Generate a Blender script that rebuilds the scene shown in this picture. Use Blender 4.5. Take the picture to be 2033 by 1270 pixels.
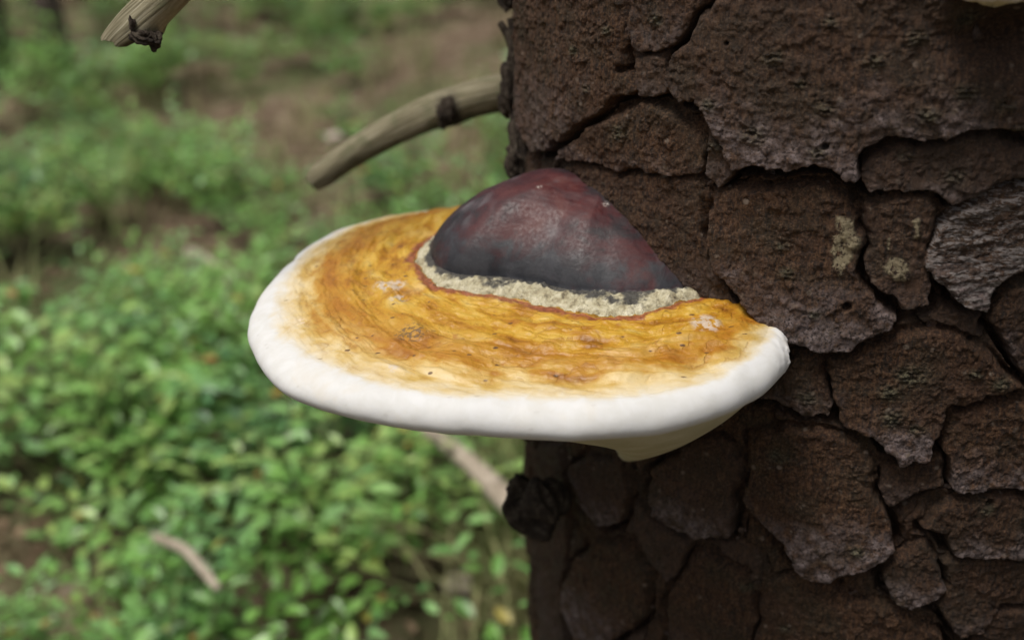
import bpy, math
import numpy as np
from mathutils import Vector, Matrix

for o_ in list(bpy.data.objects):
    bpy.data.objects.remove(o_, do_unlink=True)
SC = bpy.context.scene
COL = SC.collection
R_ = math.radians

# ---------------------------------------------------------------- camera
cam = bpy.data.cameras.new('camera')
cam.sensor_width = 36.0
cam.lens = 36.0 * 2180 / 2033
cam.clip_start = 0.01
cam.clip_end = 400
cam.dof.use_dof = True
cam.dof.focus_distance = 0.402
cam.dof.aperture_fstop = 6.2
co = bpy.data.objects.new('camera', cam)
COL.objects.link(co)
_p, _r = R_(24), R_(2.0)
_f = Vector((0, math.cos(_p), -math.sin(_p)))
_rt = Vector((1, 0, 0))
_u = _rt.cross(_f)
_r2 = math.cos(_r) * _rt - math.sin(_r) * _u
_u2 = math.sin(_r) * _rt + math.cos(_r) * _u
co.matrix_world = Matrix(((_r2.x, _u2.x, -_f.x, 0), (_r2.y, _u2.y, -_f.y, 0), (_r2.z, _u2.z, -_f.z, 0.95), (0, 0, 0, 1)))
SC.camera = co

# ---------------------------------------------------------------- light
SUN_DIR = Vector((-0.28, -0.20, 0.94)).normalized()      # towards the sun
w = bpy.data.worlds.new('World')
SC.world = w
w.use_nodes = True
nt = w.node_tree
sky = nt.nodes.new('ShaderNodeTexSky')
sky.sky_type = 'NISHITA'
sky.sun_disc = False
sky.sun_elevation = math.asin(SUN_DIR.z)
sky.sun_rotation = math.atan2(SUN_DIR.x, SUN_DIR.y)
sky.dust_density = 6.0
sky.air_density = 1.0
sky.ozone_density = 1.0
hs = nt.nodes.new('ShaderNodeHueSaturation')
hs.inputs['Saturation'].default_value = 0.35             # overcast: a greyish sky
nt.links.new(sky.outputs[0], hs.inputs['Color'])
nt.links.new(hs.outputs[0], nt.nodes['Background'].inputs[0])
nt.nodes['Background'].inputs[1].default_value = 0.05
sl = bpy.data.lights.new('sun', 'SUN')
sl.energy = 1.5
sl.angle = R_(22)
sl.color = (1.0, 0.95, 0.88)
so = bpy.data.objects.new('sun', sl)
so.rotation_euler = (-SUN_DIR).to_track_quat('-Z', 'Y').to_euler()
so.location = (-1, -1, 4)
COL.objects.link(so)
SC.view_settings.view_transform = 'Standard'
SC.view_settings.look = 'None'
SC.view_settings.exposure = 1.05
SC.view_settings.gamma = 1.0

# ---------------------------------------------------------------- helpers
rng = np.random.default_rng(11)
_tab = np.random.default_rng(5).random((256, 256))


def vnoise(x, y, seed=0):
    x = x + seed * 17.37
    y = y + seed * 9.71
    xi = np.floor(x).astype(np.int64)
    yi = np.floor(y).astype(np.int64)
    fx = x - xi
    fy = y - yi
    fx = fx * fx * fx * (fx * (fx * 6 - 15) + 10)
    fy = fy * fy * fy * (fy * (fy * 6 - 15) + 10)
    a = _tab[xi & 255, yi & 255]
    b = _tab[(xi + 1) & 255, yi & 255]
    c = _tab[xi & 255, (yi + 1) & 255]
    d = _tab[(xi + 1) & 255, (yi + 1) & 255]
    return ((a * (1 - fx) + b * fx) * (1 - fy) + (c * (1 - fx) + d * fx) * fy) * 2 - 1


def fbm(x, y, oct=4, seed=0, gain=0.5):
    s, a, t = 0, 1, 0
    for k in range(oct):
        s = s + a * vnoise(x * 2 ** k, y * 2 ** k, seed + k * 3.1)
        t += a
        a *= gain
    return s / t


def sstep(a, b, x):
    t = np.clip((x - a) / (b - a), 0, 1)
    return t * t * (3 - 2 * t)


def sdf(px, py, poly):
    """signed distance, positive inside"""
    P = np.asarray(poly, float)
    d = np.full(px.shape, 1e9)
    ins = np.zeros(px.shape, bool)
    n = len(P)
    for i in range(n):
        a, b = P[i], P[(i + 1) % n]
        e = b - a
        wx, wy = px - a[0], py - a[1]
        t = np.clip((wx * e[0] + wy * e[1]) / (e @ e + 1e-12), 0, 1)
        d = np.minimum(d, (wx - t * e[0]) ** 2 + (wy - t * e[1]) ** 2)
        c = (a[1] > py) != (b[1] > py)
        if abs(e[1]) > 1e-12:
            ins ^= c & (px < e[0] * (py - a[1]) / e[1] + a[0])
    return np.where(ins, 1, -1) * np.sqrt(d)


def mesh_np(name, V, Fq, attrs=None, normals=None, smooth=True):
    """mesh from numpy arrays, faces all of one size"""
    m = bpy.data.meshes.new(name)
    V = np.asarray(V, np.float32)
    Fq = np.asarray(Fq, np.int32)
    k = Fq.shape[1]
    m.vertices.add(len(V))
    m.vertices.foreach_set('co', V.ravel())
    m.loops.add(Fq.size)
    m.loops.foreach_set('vertex_index', Fq.ravel())
    m.polygons.add(len(Fq))
    m.polygons.foreach_set('loop_start', np.arange(0, Fq.size, k, dtype=np.int32))
    m.polygons.foreach_set('loop_total', np.full(len(Fq), k, np.int32))
    m.update(calc_edges=True)
    m.polygons.foreach_set('use_smooth', np.full(len(Fq), smooth, bool))
    for nm, (kind, data) in (attrs or {}).items():
        a = m.attributes.new(nm, kind, 'POINT')
        a.data.foreach_set('color' if kind == 'FLOAT_COLOR' else 'value', np.asarray(data, np.float32).ravel())
    if normals is not None:
        m.normals_split_custom_set_from_vertices(np.asarray(normals, np.float32))
    return m


def link(name, mesh, mat=None, parent=None):
    o = bpy.data.objects.new(name, mesh)
    COL.objects.link(o)
    if mat:
        mesh.materials.append(mat)
    if parent:
        o.parent = parent
    return o


def empty(name, loc, label, cat, group=None):
    o = bpy.data.objects.new(name, None)
    o.empty_display_size = 0.02
    COL.objects.link(o)
    o.location = loc
    tag(o, label, cat, group)
    return o


def tag(o, label=None, cat=None, group=None, kind=None):
    if label:
        o['label'] = label
    if cat:
        o['category'] = cat
    if group:
        o['group'] = group
    if kind:
        o['kind'] = kind
    return o


def adopt(o, parent):
    o.parent = parent
    o.matrix_parent_inverse = Matrix.Translation(-Vector(parent_world(parent)))
    return o


def parent_world(p):
    v = Vector(p.location)
    while p.parent:
        p = p.parent
        v = v + Vector(p.location) * 0
    return v


class NT:
    """small node helper"""
    def __init__(s, name):
        s.m = bpy.data.materials.new(name)
        s.m.use_nodes = True
        s.t = s.m.node_tree
        s.b = s.t.nodes['Principled BSDF']
        s.out = s.t.nodes['Material Output']
        s.pos = s.n('ShaderNodeNewGeometry').outputs['Position']

    def n(s, kind, **kw):
        x = s.t.nodes.new(kind)
        for k, v in kw.items():
            setattr(x, k, v)
        return x

    def set(s, sock, v):
        if isinstance(v, bpy.types.NodeSocket):
            s.t.links.new(v, sock)
        elif v is not None:
            sock.default_value = v

    def noise(s, scale, detail=4, rough=0.55, vec=None, stretch=None, dist=0.0):
        x = s.n('ShaderNodeTexNoise')
        v = vec or s.pos
        if stretch:
            mp = s.n('ShaderNodeMapping')
            mp.inputs['Scale'].default_value = stretch
            s.t.links.new(v, mp.inputs[0])
            v = mp.outputs[0]
        s.t.links.new(v, x.inputs['Vector'])
        x.inputs['Scale'].default_value = scale
        x.inputs['Detail'].default_value = detail
        x.inputs['Roughness'].default_value = rough
        x.inputs['Distortion'].default_value = dist
        return x.outputs['Fac']

    def voro(s, scale, feature='F1', vec=None, stretch=None):
        x = s.n('ShaderNodeTexVoronoi', feature=feature)
        v = vec or s.pos
        if stretch:
            mp = s.n('ShaderNodeMapping')
            mp.inputs['Scale'].default_value = stretch
            s.t.links.new(v, mp.inputs[0])
            v = mp.outputs[0]
        s.t.links.new(v, x.inputs['Vector'])
        x.inputs['Scale'].default_value = scale
        return x

    def ramp(s, fac, stops, interp='LINEAR'):
        x = s.n('ShaderNodeValToRGB')
        x.color_ramp.interpolation = interp
        e = x.color_ramp.elements
        while len(e) < len(stops):
            e.new(0.5)
        for el, (p, c) in zip(e, stops):
            el.position = p
            el.color = (*c, 1) if len(c) == 3 else c
        s.set(x.inputs[0], fac)
        return x.outputs[0]

    def rng(s, v, a, b, c=0.0, d=1.0):
        x = s.n('ShaderNodeMapRange', interpolation_type='SMOOTHSTEP')
        s.set(x.inputs[0], v)
        for i, q in enumerate((a, b, c, d)):
            x.inputs[i + 1].default_value = q
        return x.outputs[0]

    def mix(s, fac, a, b, blend='MIX'):
        x = s.n('ShaderNodeMix', data_type='RGBA', blend_type=blend)
        s.set(x.inputs[0], fac)
        for sock, v in ((x.inputs[6], a), (x.inputs[7], b)):
            s.set(sock, (*v, 1) if isinstance(v, tuple) and len(v) == 3 else v)
        return x.outputs[2]

    def math(s, op, a, b=None):
        x = s.n('ShaderNodeMath', operation=op)
        s.set(x.inputs[0], a)
        if b is not None:
            s.set(x.inputs[1], b)
        return x.outputs[0]

    def attr(s, name, out='Fac'):
        x = s.n('ShaderNodeAttribute', attribute_name=name)
        return x.outputs[out]

    def sep(s, col):
        x = s.n('ShaderNodeSeparateColor')
        s.set(x.inputs[0], col)
        return x.outputs

    def bump(s, h, strength, dist, normal=None):
        x = s.n('ShaderNodeBump')
        x.inputs['Strength'].default_value = strength
        x.inputs['Distance'].default_value = dist
        s.set(x.inputs['Height'], h)
        if normal:
            s.set(x.inputs['Normal'], normal)
        return x.outputs[0]

    def finish(s, color, rough=0.8, normal=None, spec=0.3, **kw):
        s.set(s.b.inputs['Base Color'], (*color, 1) if isinstance(color, tuple) and len(color) == 3 else color)
        s.set(s.b.inputs['Roughness'], rough)
        s.b.inputs['Specular IOR Level'].default_value = spec
        if normal:
            s.set(s.b.inputs['Normal'], normal)
        for k, v in kw.items():
            s.set(s.b.inputs[k.replace('_', ' ')], v)
        return s.m


# ---------------------------------------------------------------- materials
def mat_bark():
    s = NT('spruce_bark')
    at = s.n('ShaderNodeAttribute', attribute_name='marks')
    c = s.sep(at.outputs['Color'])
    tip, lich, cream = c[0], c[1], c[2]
    feather = at.outputs['Alpha']
    big = s.noise(55, 3)
    mid = s.noise(260, 4, 0.6)
    fine = s.noise(1000, 4, 0.75)
    grain = s.noise(420, 5, 0.72, stretch=(1.7, 1.7, 0.45))
    col = s.ramp(grain, [(0.30, (0.006, 0.0028, 0.0016)), (0.43, (0.027, 0.0112, 0.0044)), (0.55, (0.068, 0.0300, 0.0115)), (0.74, (0.140, 0.078, 0.040))])
    col = s.mix(s.rng(big, 0.42, 0.66, 0, 0.55), col, (0.026, 0.020, 0.009))           # olive algae film
    col = s.mix(s.rng(s.noise(38, 2, 0.5, dist=0.6), 0.50, 0.68, 0, 0.5), col, (0.048, 0.020, 0.008))   # rusty
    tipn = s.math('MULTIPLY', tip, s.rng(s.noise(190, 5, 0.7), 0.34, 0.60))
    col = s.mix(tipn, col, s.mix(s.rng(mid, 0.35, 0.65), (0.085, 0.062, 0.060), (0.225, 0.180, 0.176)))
    col = s.mix(s.rng(fine, 0.55, 0.64, 0, 0.7), col, (0.130, 0.080, 0.050))            # tiny loose flakes
    col = s.mix(s.rng(fine, 0.48, 0.38, 0, 0.85), col, (0.005, 0.0032, 0.0024))
    chips = s.voro(230, 'F1')
    cm = s.math('MULTIPLY', s.rng(chips.outputs['Distance'], 0.34, 0.16), s.rng(s.sep(chips.outputs['Color'])[0], 0.70, 0.86))
    col = s.mix(s.math('MULTIPLY', cm, s.rng(mid, 0.44, 0.60)), col, (0.17, 0.13, 0.10))
    col = s.mix(s.math('MULTIPLY', lich, s.rng(mid, 0.30, 0.60, 0.15, 0.85)), col, s.mix(s.rng(fine, 0.4, 0.6), (0.016, 0.015, 0.008), (0.115, 0.105, 0.062)))
    fe = s.noise(300, 4, 0.6, stretch=(0.7, 0.7, 2.4), dist=1.2)
    col = s.mix(s.math('MULTIPLY', feather, s.rng(fe, 0.46, 0.60, 0.0, 1)), col, (0.24, 0.215, 0.205))
    col = s.mix(s.math('MULTIPLY', cream, s.rng(s.math('ADD', s.math('MULTIPLY', mid, 0.5), s.math('MULTIPLY', fine, 0.5)), 0.42, 0.52, 0.0, 1)), col, (0.25, 0.21, 0.13))
    oi = s.n('ShaderNodeObjectInfo').outputs['Random']
    col = s.mix(s.rng(oi, 0.55, 1.0, 0, 0.45), col, s.mix(s.rng(mid, 0.35, 0.65), (0.030, 0.019, 0.014), (0.075, 0.051, 0.040)))
    col = s.mix(s.rng(oi, 0.40, 0.0, 0, 0.40), col, (0.012, 0.007, 0.0045))
    h = s.math('ADD', s.math('MULTIPLY', fine, 0.8), s.math('ADD', s.math('MULTIPLY', mid, 0.5), s.math('MULTIPLY', grain, 1.2)))
    nrm = s.bump(h, 0.8, 0.0018)
    return s.finish(col, s.rng(mid, 0.3, 0.7, 0.62, 0.9), nrm, 0.35)


def mat_fungus():
    """one skin for the cap: zone 0 = old dark crown, 1 = crust, 2..3 = amber shelf, 3..4 = margin, 5 = pores"""
    s = NT('bracket_cap_skin')
    z = s.attr('zone')
    n_big = s.noise(42, 4, 0.55, dist=0.5)
    n_mid = s.noise(130, 5, 0.6, dist=0.4)
    n_fine = s.noise(600, 4, 0.65)
    rad = s.attr('ring')
    ang = s.attr('turn')
    cmb = s.n('ShaderNodeCombineXYZ')
    s.set(cmb.inputs[0], s.math('MULTIPLY', rad, 5.0))
    s.set(cmb.inputs[1], s.math('MULTIPLY', ang, 0.22))
    conc = s.noise(24, 4, 0.52, vec=cmb.outputs[0], dist=0.4)
    zz = s.math('ADD', z, s.math('MULTIPLY', s.math('SUBTRACT', conc, 0.5), 0.22))
    zz = s.math('ADD', zz, s.math('MULTIPLY', s.math('SUBTRACT', n_mid, 0.5), 0.22))
    zz = s.math('DIVIDE', zz, 5.0)
    amber = s.ramp(conc, [(0.28, (0.19, 0.072, 0.007)), (0.40, (0.34, 0.155, 0.010)), (0.50, (0.42, 0.228, 0.019)), (0.60, (0.47, 0.290, 0.042)), (0.74, (0.52, 0.375, 0.12))])
    amber = s.mix(s.rng(n_big, 0.55, 0.74, 0, 0.7), amber, (0.60, 0.42, 0.16))
    amber = s.mix(s.rng(n_mid, 0.40, 0.28, 0, 0.6), amber, (0.25, 0.085, 0.014))
    band = s.ramp(zz, [(0.30, (0, 0, 0)), (0.48, (0, 0, 0)), (0.54, (1, 1, 1)), (0.57, (0, 0, 0))])
    amber = s.mix(s.math('MULTIPLY', band, 0.55), amber, (0.30, 0.11, 0.014))
    pale = s.mix(s.rng(conc, 0.4, 0.62), (0.46, 0.31, 0.085), (0.57, 0.44, 0.22))
    col = s.mix(s.rng(zz, 0.545, 0.585), amber, pale)
    white = s.mix(s.rng(n_mid, 0.3, 0.7), (0.525, 0.52, 0.50), (0.575, 0.575, 0.57))
    white = s.mix(s.rng(n_big, 0.56, 0.75, 0, 0.5), white, (0.53, 0.49, 0.42))
    sp3 = s.voro(70, 'F1')
    pit = s.math('MULTIPLY', s.rng(sp3.outputs['Distance'], 0.085, 0.05), s.rng(s.sep(sp3.outputs['Color'])[2], 0.80, 0.82))
    white = s.mix(pit, white, (0.16, 0.12, 0.06))
    cream = (0.56, 0.48, 0.33)
    col = s.mix(s.rng(zz, 0.575, 0.605), col, cream)
    col = s.mix(s.rng(zz, 0.595, 0.625), col, white)
    red = s.math('MULTIPLY', s.rng(z, 2.0, 2.02), s.math('ADD', s.rng(s.math('ADD', z, s.math('MULTIPLY', s.math('SUBTRACT', n_mid, 0.5), 0.25)), 2.10, 2.05), 0))
    col = s.mix(s.math('MULTIPLY', red, 0.9), col, s.mix(s.rng(n_fine, 0.4, 0.6), (0.13, 0.028, 0.016), (0.27, 0.080, 0.040)))
    # fine growth lines round the shelf
    cm2 = s.n('ShaderNodeCombineXYZ')
    s.set(cm2.inputs[0], s.math('MULTIPLY', rad, 1.2))
    s.set(cm2.inputs[1], s.math('MULTIPLY', ang, 0.16))
    slow = s.noise(30, 4, 0.5, vec=cm2.outputs[0])
    gl = s.math('ADD', s.math('MULTIPLY', z, 6.5), s.math('ADD', s.math('MULTIPLY', slow, 5.0), s.math('MULTIPLY', n_mid, 0.7)))
    gf = s.math('FRACT', gl)
    line = s.math('MULTIPLY', s.rng(gf, 0.0, 0.06), s.rng(gf, 0.40, 0.06))
    line = s.math('MULTIPLY', line, s.math('MULTIPLY', s.rng(s.noise(40, 2), 0.42, 0.60), s.rng(zz, 0.61, 0.56)))
    col = s.mix(s.math('MULTIPLY', line, 0.45), col, (0.24, 0.090, 0.012))
    # specks of dirt lying in the amber skin
    sp = s.voro(330, 'F1', stretch=(0.55, 1, 1))
    spk = s.math('MULTIPLY', s.rng(sp.outputs['Distance'], 0.24, 0.14), s.rng(s.sep(sp.outputs['Color'])[1], 0.80, 0.83))
    spk = s.math('MULTIPLY', spk, s.rng(zz, 0.62, 0.57, 0.10, 1))
    col = s.mix(spk, col, (0.09, 0.045, 0.02))
    sp2 = s.voro(60, 'F1')
    spw = s.math('MULTIPLY', s.rng(sp2.outputs['Distance'], 0.32, 0.2), s.rng(s.sep(sp2.outputs['Color'])[0], 0.93, 0.95))
    spw = s.math('MULTIPLY', spw, s.rng(n_fine, 0.47, 0.53))
    col = s.mix(s.math('MULTIPLY', spw, s.rng(zz, 0.60, 0.57)), col, (0.70, 0.58, 0.46))
    st = s.attr('tone_patch')
    stn = s.math('MULTIPLY', st, s.rng(s.noise(330, 4, 0.6), 0.40, 0.52))
    col = s.mix(s.rng(stn, 0.30, 0.75, 0, 0.7), col, (0.50, 0.44, 0.38))
    col = s.mix(s.rng(s.math('MULTIPLY', st, s.rng(n_fine, 0.48, 0.56)), -0.3, -0.6, 0, 0.8), col, (0.10, 0.065, 0.035))
    h = s.math('ADD', s.math('SUBTRACT', s.math('MULTIPLY', conc, 0.7), s.math('MULTIPLY', line, 0.2)), s.math('ADD', s.math('MULTIPLY', n_mid, 0.55), s.math('MULTIPLY', n_fine, 0.18)))
    amt = s.rng(zz, 0.63, 0.57, 0.16, 1.0)
    bm = s.n('ShaderNodeBump')
    bm.inputs['Distance'].default_value = 0.0016
    s.set(bm.inputs['Strength'], s.math('MULTIPLY', amt, 0.8))
    s.set(bm.inputs['Height'], h)
    m = s.finish(col, s.rng(zz, 0.57, 0.63, 0.44, 0.8), bm.outputs[0], 0.4)
    s.b.inputs['Subsurface Weight'].default_value = 0.06
    s.b.inputs['Subsurface Scale'].default_value = 0.004
    s.b.inputs['Subsurface Radius'].default_value = (1.0, 0.7, 0.4)
    return m


def mat_crown():
    s = NT('bracket_crown_skin')
    big = s.noise(30, 4, 0.6, dist=0.8)
    mid = s.noise(90, 5, 0.62, dist=0.5)
    fine = s.noise(700, 4, 0.7)
    t = s.attr('ring')
    col = s.ramp(s.math('ADD', s.math('MULTIPLY', big, 0.6), s.math('MULTIPLY', mid, 0.4)),
                 [(0.35, (0.009, 0.009, 0.012)), (0.43, (0.017, 0.008, 0.010)), (0.49, (0.036, 0.006, 0.008)), (0.57, (0.058, 0.009, 0.009)), (0.70, (0.090, 0.026, 0.020))])
    grey = s.math('MULTIPLY', s.rng(s.noise(48, 4, 0.6), 0.30, 0.52), s.rng(s.math('ADD', t, s.math('MULTIPLY', s.math('SUBTRACT', mid, 0.5), 0.5)), 0.80, 0.95, 0.06, 1))
    col = s.mix(grey, col, s.mix(s.rng(mid, 0.35, 0.65), (0.009, 0.010, 0.014), (0.030, 0.030, 0.035)))
    bl = s.attr('tone_patch')
    col = s.mix(s.math('MULTIPLY', bl, s.rng(mid, 0.30, 0.55, 0.3, 1)), col, (0.088, 0.076, 0.082))
    v = s.voro(75, 'F1')
    w_ = s.math('MULTIPLY', s.rng(v.outputs['Distance'], 0.2, 0.1), s.rng(s.sep(v.outputs['Color'])[0], 0.90, 0.92))
    col = s.mix(s.math('MULTIPLY', w_, s.rng(fine, 0.45, 0.52)), col, (0.55, 0.50, 0.45))
    v2 = s.voro(55, 'F1')
    d_ = s.math('MULTIPLY', s.rng(v2.outputs['Distance'], 0.14, 0.09), s.rng(s.sep(v2.outputs['Color'])[1], 0.86, 0.88))
    col = s.mix(d_, col, (0.012, 0.010, 0.010))
    h = s.math('ADD', s.math('MULTIPLY', mid, 1.0), s.math('MULTIPLY', fine, 0.22))
    return s.finish(col, s.rng(fine, 0.3, 0.7, 0.46, 0.68), s.bump(h, 0.45, 0.0008), 0.45)


def mat_crust():
    s = NT('pale_crust')
    mid = s.noise(220, 5, 0.65)
    fine = s.noise(900, 4, 0.7)
    col = s.ramp(mid, [(0.30, (0.12, 0.10, 0.07)), (0.40, (0.32, 0.28, 0.18)), (0.52, (0.46, 0.42, 0.29)), (0.70, (0.60, 0.56, 0.43))])
    e = s.attr('ring')
    col = s.mix(s.math('MULTIPLY', s.rng(s.math('ADD', e, s.math('MULTIPLY', s.math('SUBTRACT', s.noise(75, 4, 0.6), 0.5), 3.2)), 0.50, 0.85), 0.9), col, (0.035, 0.035, 0.040))
    col = s.mix(s.rng(fine, 0.42, 0.30, 0, 0.8), col, (0.09, 0.075, 0.055))
    h = s.math('ADD', mid, s.math('MULTIPLY', fine, 0.6))
    return s.finish(col, 0.9, s.bump(h, 0.9, 0.0016), 0.2)


def mat_pores():
    s = NT('pore_layer')
    mid = s.noise(70, 4, 0.55)
    v = s.voro(1700, 'F1')
    col = s.mix(s.rng(mid, 0.3, 0.7), (0.42, 0.39, 0.26), (0.50, 0.47, 0.34))
    col = s.mix(s.rng(v.outputs['Distance'], 0.35, 0.15, 0, 0.3), col, (0.36, 0.32, 0.20))
    return s.finish(col, 0.9, s.bump(v.outputs['Distance'], 0.3, 0.0004), 0.15)


def mat_deadwood():
    s = NT('bare_dead_wood')
    g = s.attr('along')
    t = s.attr('turn')
    cb = s.n('ShaderNodeCombineXYZ')
    s.set(cb.inputs[0], s.math('MULTIPLY', g, 22.0))
    s.set(cb.inputs[1], s.math('MULTIPLY', t, 7.0))
    streak = s.noise(2.2, 5, 0.6, vec=cb.outputs[0], dist=0.3)
    mid = s.noise(90, 4, 0.6)
    fine = s.noise(900, 3, 0.6)
    col = s.ramp(streak, [(0.30, (0.060, 0.050, 0.028)), (0.46, (0.14, 0.122, 0.072)), (0.60, (0.235, 0.210, 0.140)), (0.78, (0.36, 0.335, 0.255))])
    col = s.mix(s.rng(mid, 0.50, 0.68, 0, 0.7), col, (0.105, 0.108, 0.056))
    bk = s.attr('bark')
    col = s.mix(s.math('MULTIPLY', bk, s.rng(mid, 0.30, 0.45, 0.5, 1)), col, (0.022, 0.018, 0.014))
    return s.finish(col, 0.8, s.bump(s.math('ADD', streak, s.math('MULTIPLY', fine, 0.3)), 0.5, 0.0012), 0.25)


def mat_darkbark():
    s = NT('dark_flaky_bark')
    mid = s.noise(240, 5, 0.65)
    fine = s.noise(900, 4, 0.65)
    col = s.ramp(mid, [(0.3, (0.014, 0.011, 0.009)), (0.5, (0.034, 0.025, 0.018)), (0.7, (0.085, 0.070, 0.052))])
    return s.finish(col, 0.9, s.bump(s.math('ADD', mid, s.math('MULTIPLY', fine, 0.5)), 0.9, 0.002), 0.2)


def mat_leaf():
    s = NT('bilberry_leaf')
    r = s.attr('rnd')
    col = s.ramp(r, [(0.0, (0.060, 0.150, 0.028)), (0.30, (0.125, 0.275, 0.050)), (0.55, (0.190, 0.390, 0.075)), (0.80, (0.265, 0.47, 0.135)), (0.90, (0.36, 0.48, 0.13)), (0.95, (0.36, 0.30, 0.065)), (1.0, (0.36, 0.180, 0.055))])
    col = s.mix(s.math('MULTIPLY', s.rng(s.noise(4.5, 3), 0.42, 0.66), s.rng(r, 0.9, 0.85, 0, 0.55)), col, (0.135, 0.31, 0.155))  # bluish tint painted in for sky reflected off some leaves
    s.finish(col, 0.36, None, 0.6)
    tr = s.n('ShaderNodeBsdfTranslucent')
    s.set(tr.inputs[0], s.mix(0.5, col, (0.26, 0.44, 0.06)))
    mx = s.n('ShaderNodeMixShader')
    mx.inputs[0].default_value = 0.30
    s.t.links.new(s.b.outputs[0], mx.inputs[1])
    s.t.links.new(tr.outputs[0], mx.inputs[2])
    s.t.links.new(mx.outputs[0], s.out.inputs[0])
    return s.m


def mat_floor():
    s = NT('forest_floor')
    a = s.noise(1.6, 5, 0.6)
    b = s.noise(14, 6, 0.65)
    c = s.noise(60, 5, 0.7)
    col = s.ramp(b, [(0.30, (0.045, 0.032, 0.020)), (0.45, (0.13, 0.092, 0.060)), (0.60, (0.245, 0.185, 0.130)), (0.75, (0.36, 0.295, 0.23))])
    col = s.mix(s.rng(c, 0.55, 0.70, 0, 0.7), col, (0.24, 0.165, 0.105))
    col = s.mix(s.math('MULTIPLY', s.rng(a, 0.46, 0.62), s.rng(b, 0.35, 0.55, 0.2, 0.75)), col, (0.052, 0.098, 0.026))
    return s.finish(col, 0.95, s.bump(s.math('ADD', b, c), 1.0, 0.02), 0.1)


def mat_plain(name, c0, c1, scale=120, rough=0.8, bump=0.004):
    s = NT(name)
    m_ = s.noise(scale, 5, 0.6)
    return s.finish(s.mix(s.rng(m_, 0.3, 0.7), c0, c1), rough, s.bump(m_, 0.6, bump), 0.25)


M_BARK = mat_bark()
M_CAP = mat_fungus()
M_CROWN = mat_crown()
M_CRUST = mat_crust()
M_PORE = mat_pores()
M_WOOD = mat_deadwood()
M_DARK = mat_darkbark()
M_LEAF = mat_leaf()
M_FLOOR = mat_floor()
M_STEM = mat_plain('green_brown_stem', (0.05, 0.07, 0.025), (0.12, 0.09, 0.05), 200)
M_STICK = mat_plain('weathered_stick', (0.22, 0.18, 0.13), (0.42, 0.36, 0.29), 80)
M_STONE = mat_plain('pale_stone', (0.50, 0.40, 0.35), (0.62, 0.52, 0.47), 60)
M_FAR = mat_plain('far_spruce_bark', (0.045, 0.032, 0.026), (0.12, 0.092, 0.078), 25, bump=0.02)  # lighter brown, with the haze of distance put into the colour
M_LITTER = mat_plain('dry_leaf', (0.07, 0.045, 0.025), (0.24, 0.17, 0.11), 9)

# ---------------------------------------------------------------- ground
BROWN = [(-1.06, 3.98), (-0.86, 4.3), (-0.5, 5.05), (-0.42, 6.5), (0.4, 6.5), (1.4, 4.8), (0.5, 3.3), (-0.07, 2.95), (-0.19, 2.72), (-0.42, 3.08), (-0.6, 3.58), (-0.86, 3.69)]
GAPS = [[(-1.45, 4.3), (-1.31, 4.84), (-0.85, 4.6), (-0.98, 3.98)],
        [(-0.72, 2.51), (-0.62, 2.65), (-0.47, 2.2), (-0.48, 1.8), (-0.58, 1.85)],
        [(-0.55, 1.58), (-0.52, 1.77), (-0.42, 1.78), (-0.36, 1.66), (-0.42, 1.58)],
        [(-0.15, 1.42), (-0.12, 1.60), (0.12, 1.65), (0.12, 1.25), (-0.05, 1.28)],
        [(-0.16, 0.88), (-0.15, 1.24), (-0.02, 1.24), (-0.03, 0.88)],
        [(-0.09, 1.10), (-0.06, 1.25), (0.10, 1.26), (0.08, 1.02), (-0.03, 1.02)]]


def ground_z(x, y):
    z = 0.10 * vnoise(x * 0.7 + 3, y * 0.7, 2) * sstep(0.5, 2.5, y) + 0.03 * fbm(x * 3, y * 3, 3, 4)
    z = z + 0.05 * sstep(3.6, 7, y) * (y - 3.6) * 0.5
    return z


def build_ground():
    xs = np.concatenate([-np.geomspace(60, 4.2, 26), np.arange(-4, 3.01, 0.05), np.geomspace(3.2, 60, 28)])
    ys = np.concatenate([-np.geomspace(40, 1.2, 18), np.arange(-1, 9.01, 0.05), np.geomspace(9.3, 120, 26)])
    X, Y = np.meshgrid(xs, ys)
    Z = ground_z(X, Y)
    V = np.stack([X, Y, Z], -1).reshape(-1, 3)
    nx, ny = len(xs), len(ys)
    i = np.arange(nx * ny).reshape(ny, nx)
    Fq = np.stack([i[:-1, :-1], i[:-1, 1:], i[1:, 1:], i[1:, :-1]], -1).reshape(-1, 4)
    o = link('ground', mesh_np('ground', V, Fq), M_FLOOR)
    tag(o, 'brown litter covered forest floor between the bilberry shrubs', 'ground', kind='structure')


build_ground()


def leaf_quad():
    """one ovate leaf, 1 long, along +x, slightly folded; 4 quads"""
    V = np.array([(0, 0, 0), (0.28, 0.22, 0.06), (0.28, 0, 0), (0.28, -0.22, 0.06), (0.65, 0.20, 0.05), (0.65, 0, -0.02), (0.65, -0.20, 0.05), (1, 0, -0.08)], float)
    Fq = np.array([(0, 2, 1, 1), (0, 3, 2, 2), (1, 2, 5, 4), (2, 3, 6, 5), (4, 5, 7, 7), (5, 6, 7, 7)])
    T = []
    for q in Fq:
        if q[2] == q[3]:
            T.append((q[0], q[1], q[2]))
        else:
            T += [(q[0], q[1], q[2]), (q[0], q[2], q[3])]
    return V, np.array(T)


LV, LT = leaf_quad()


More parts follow.
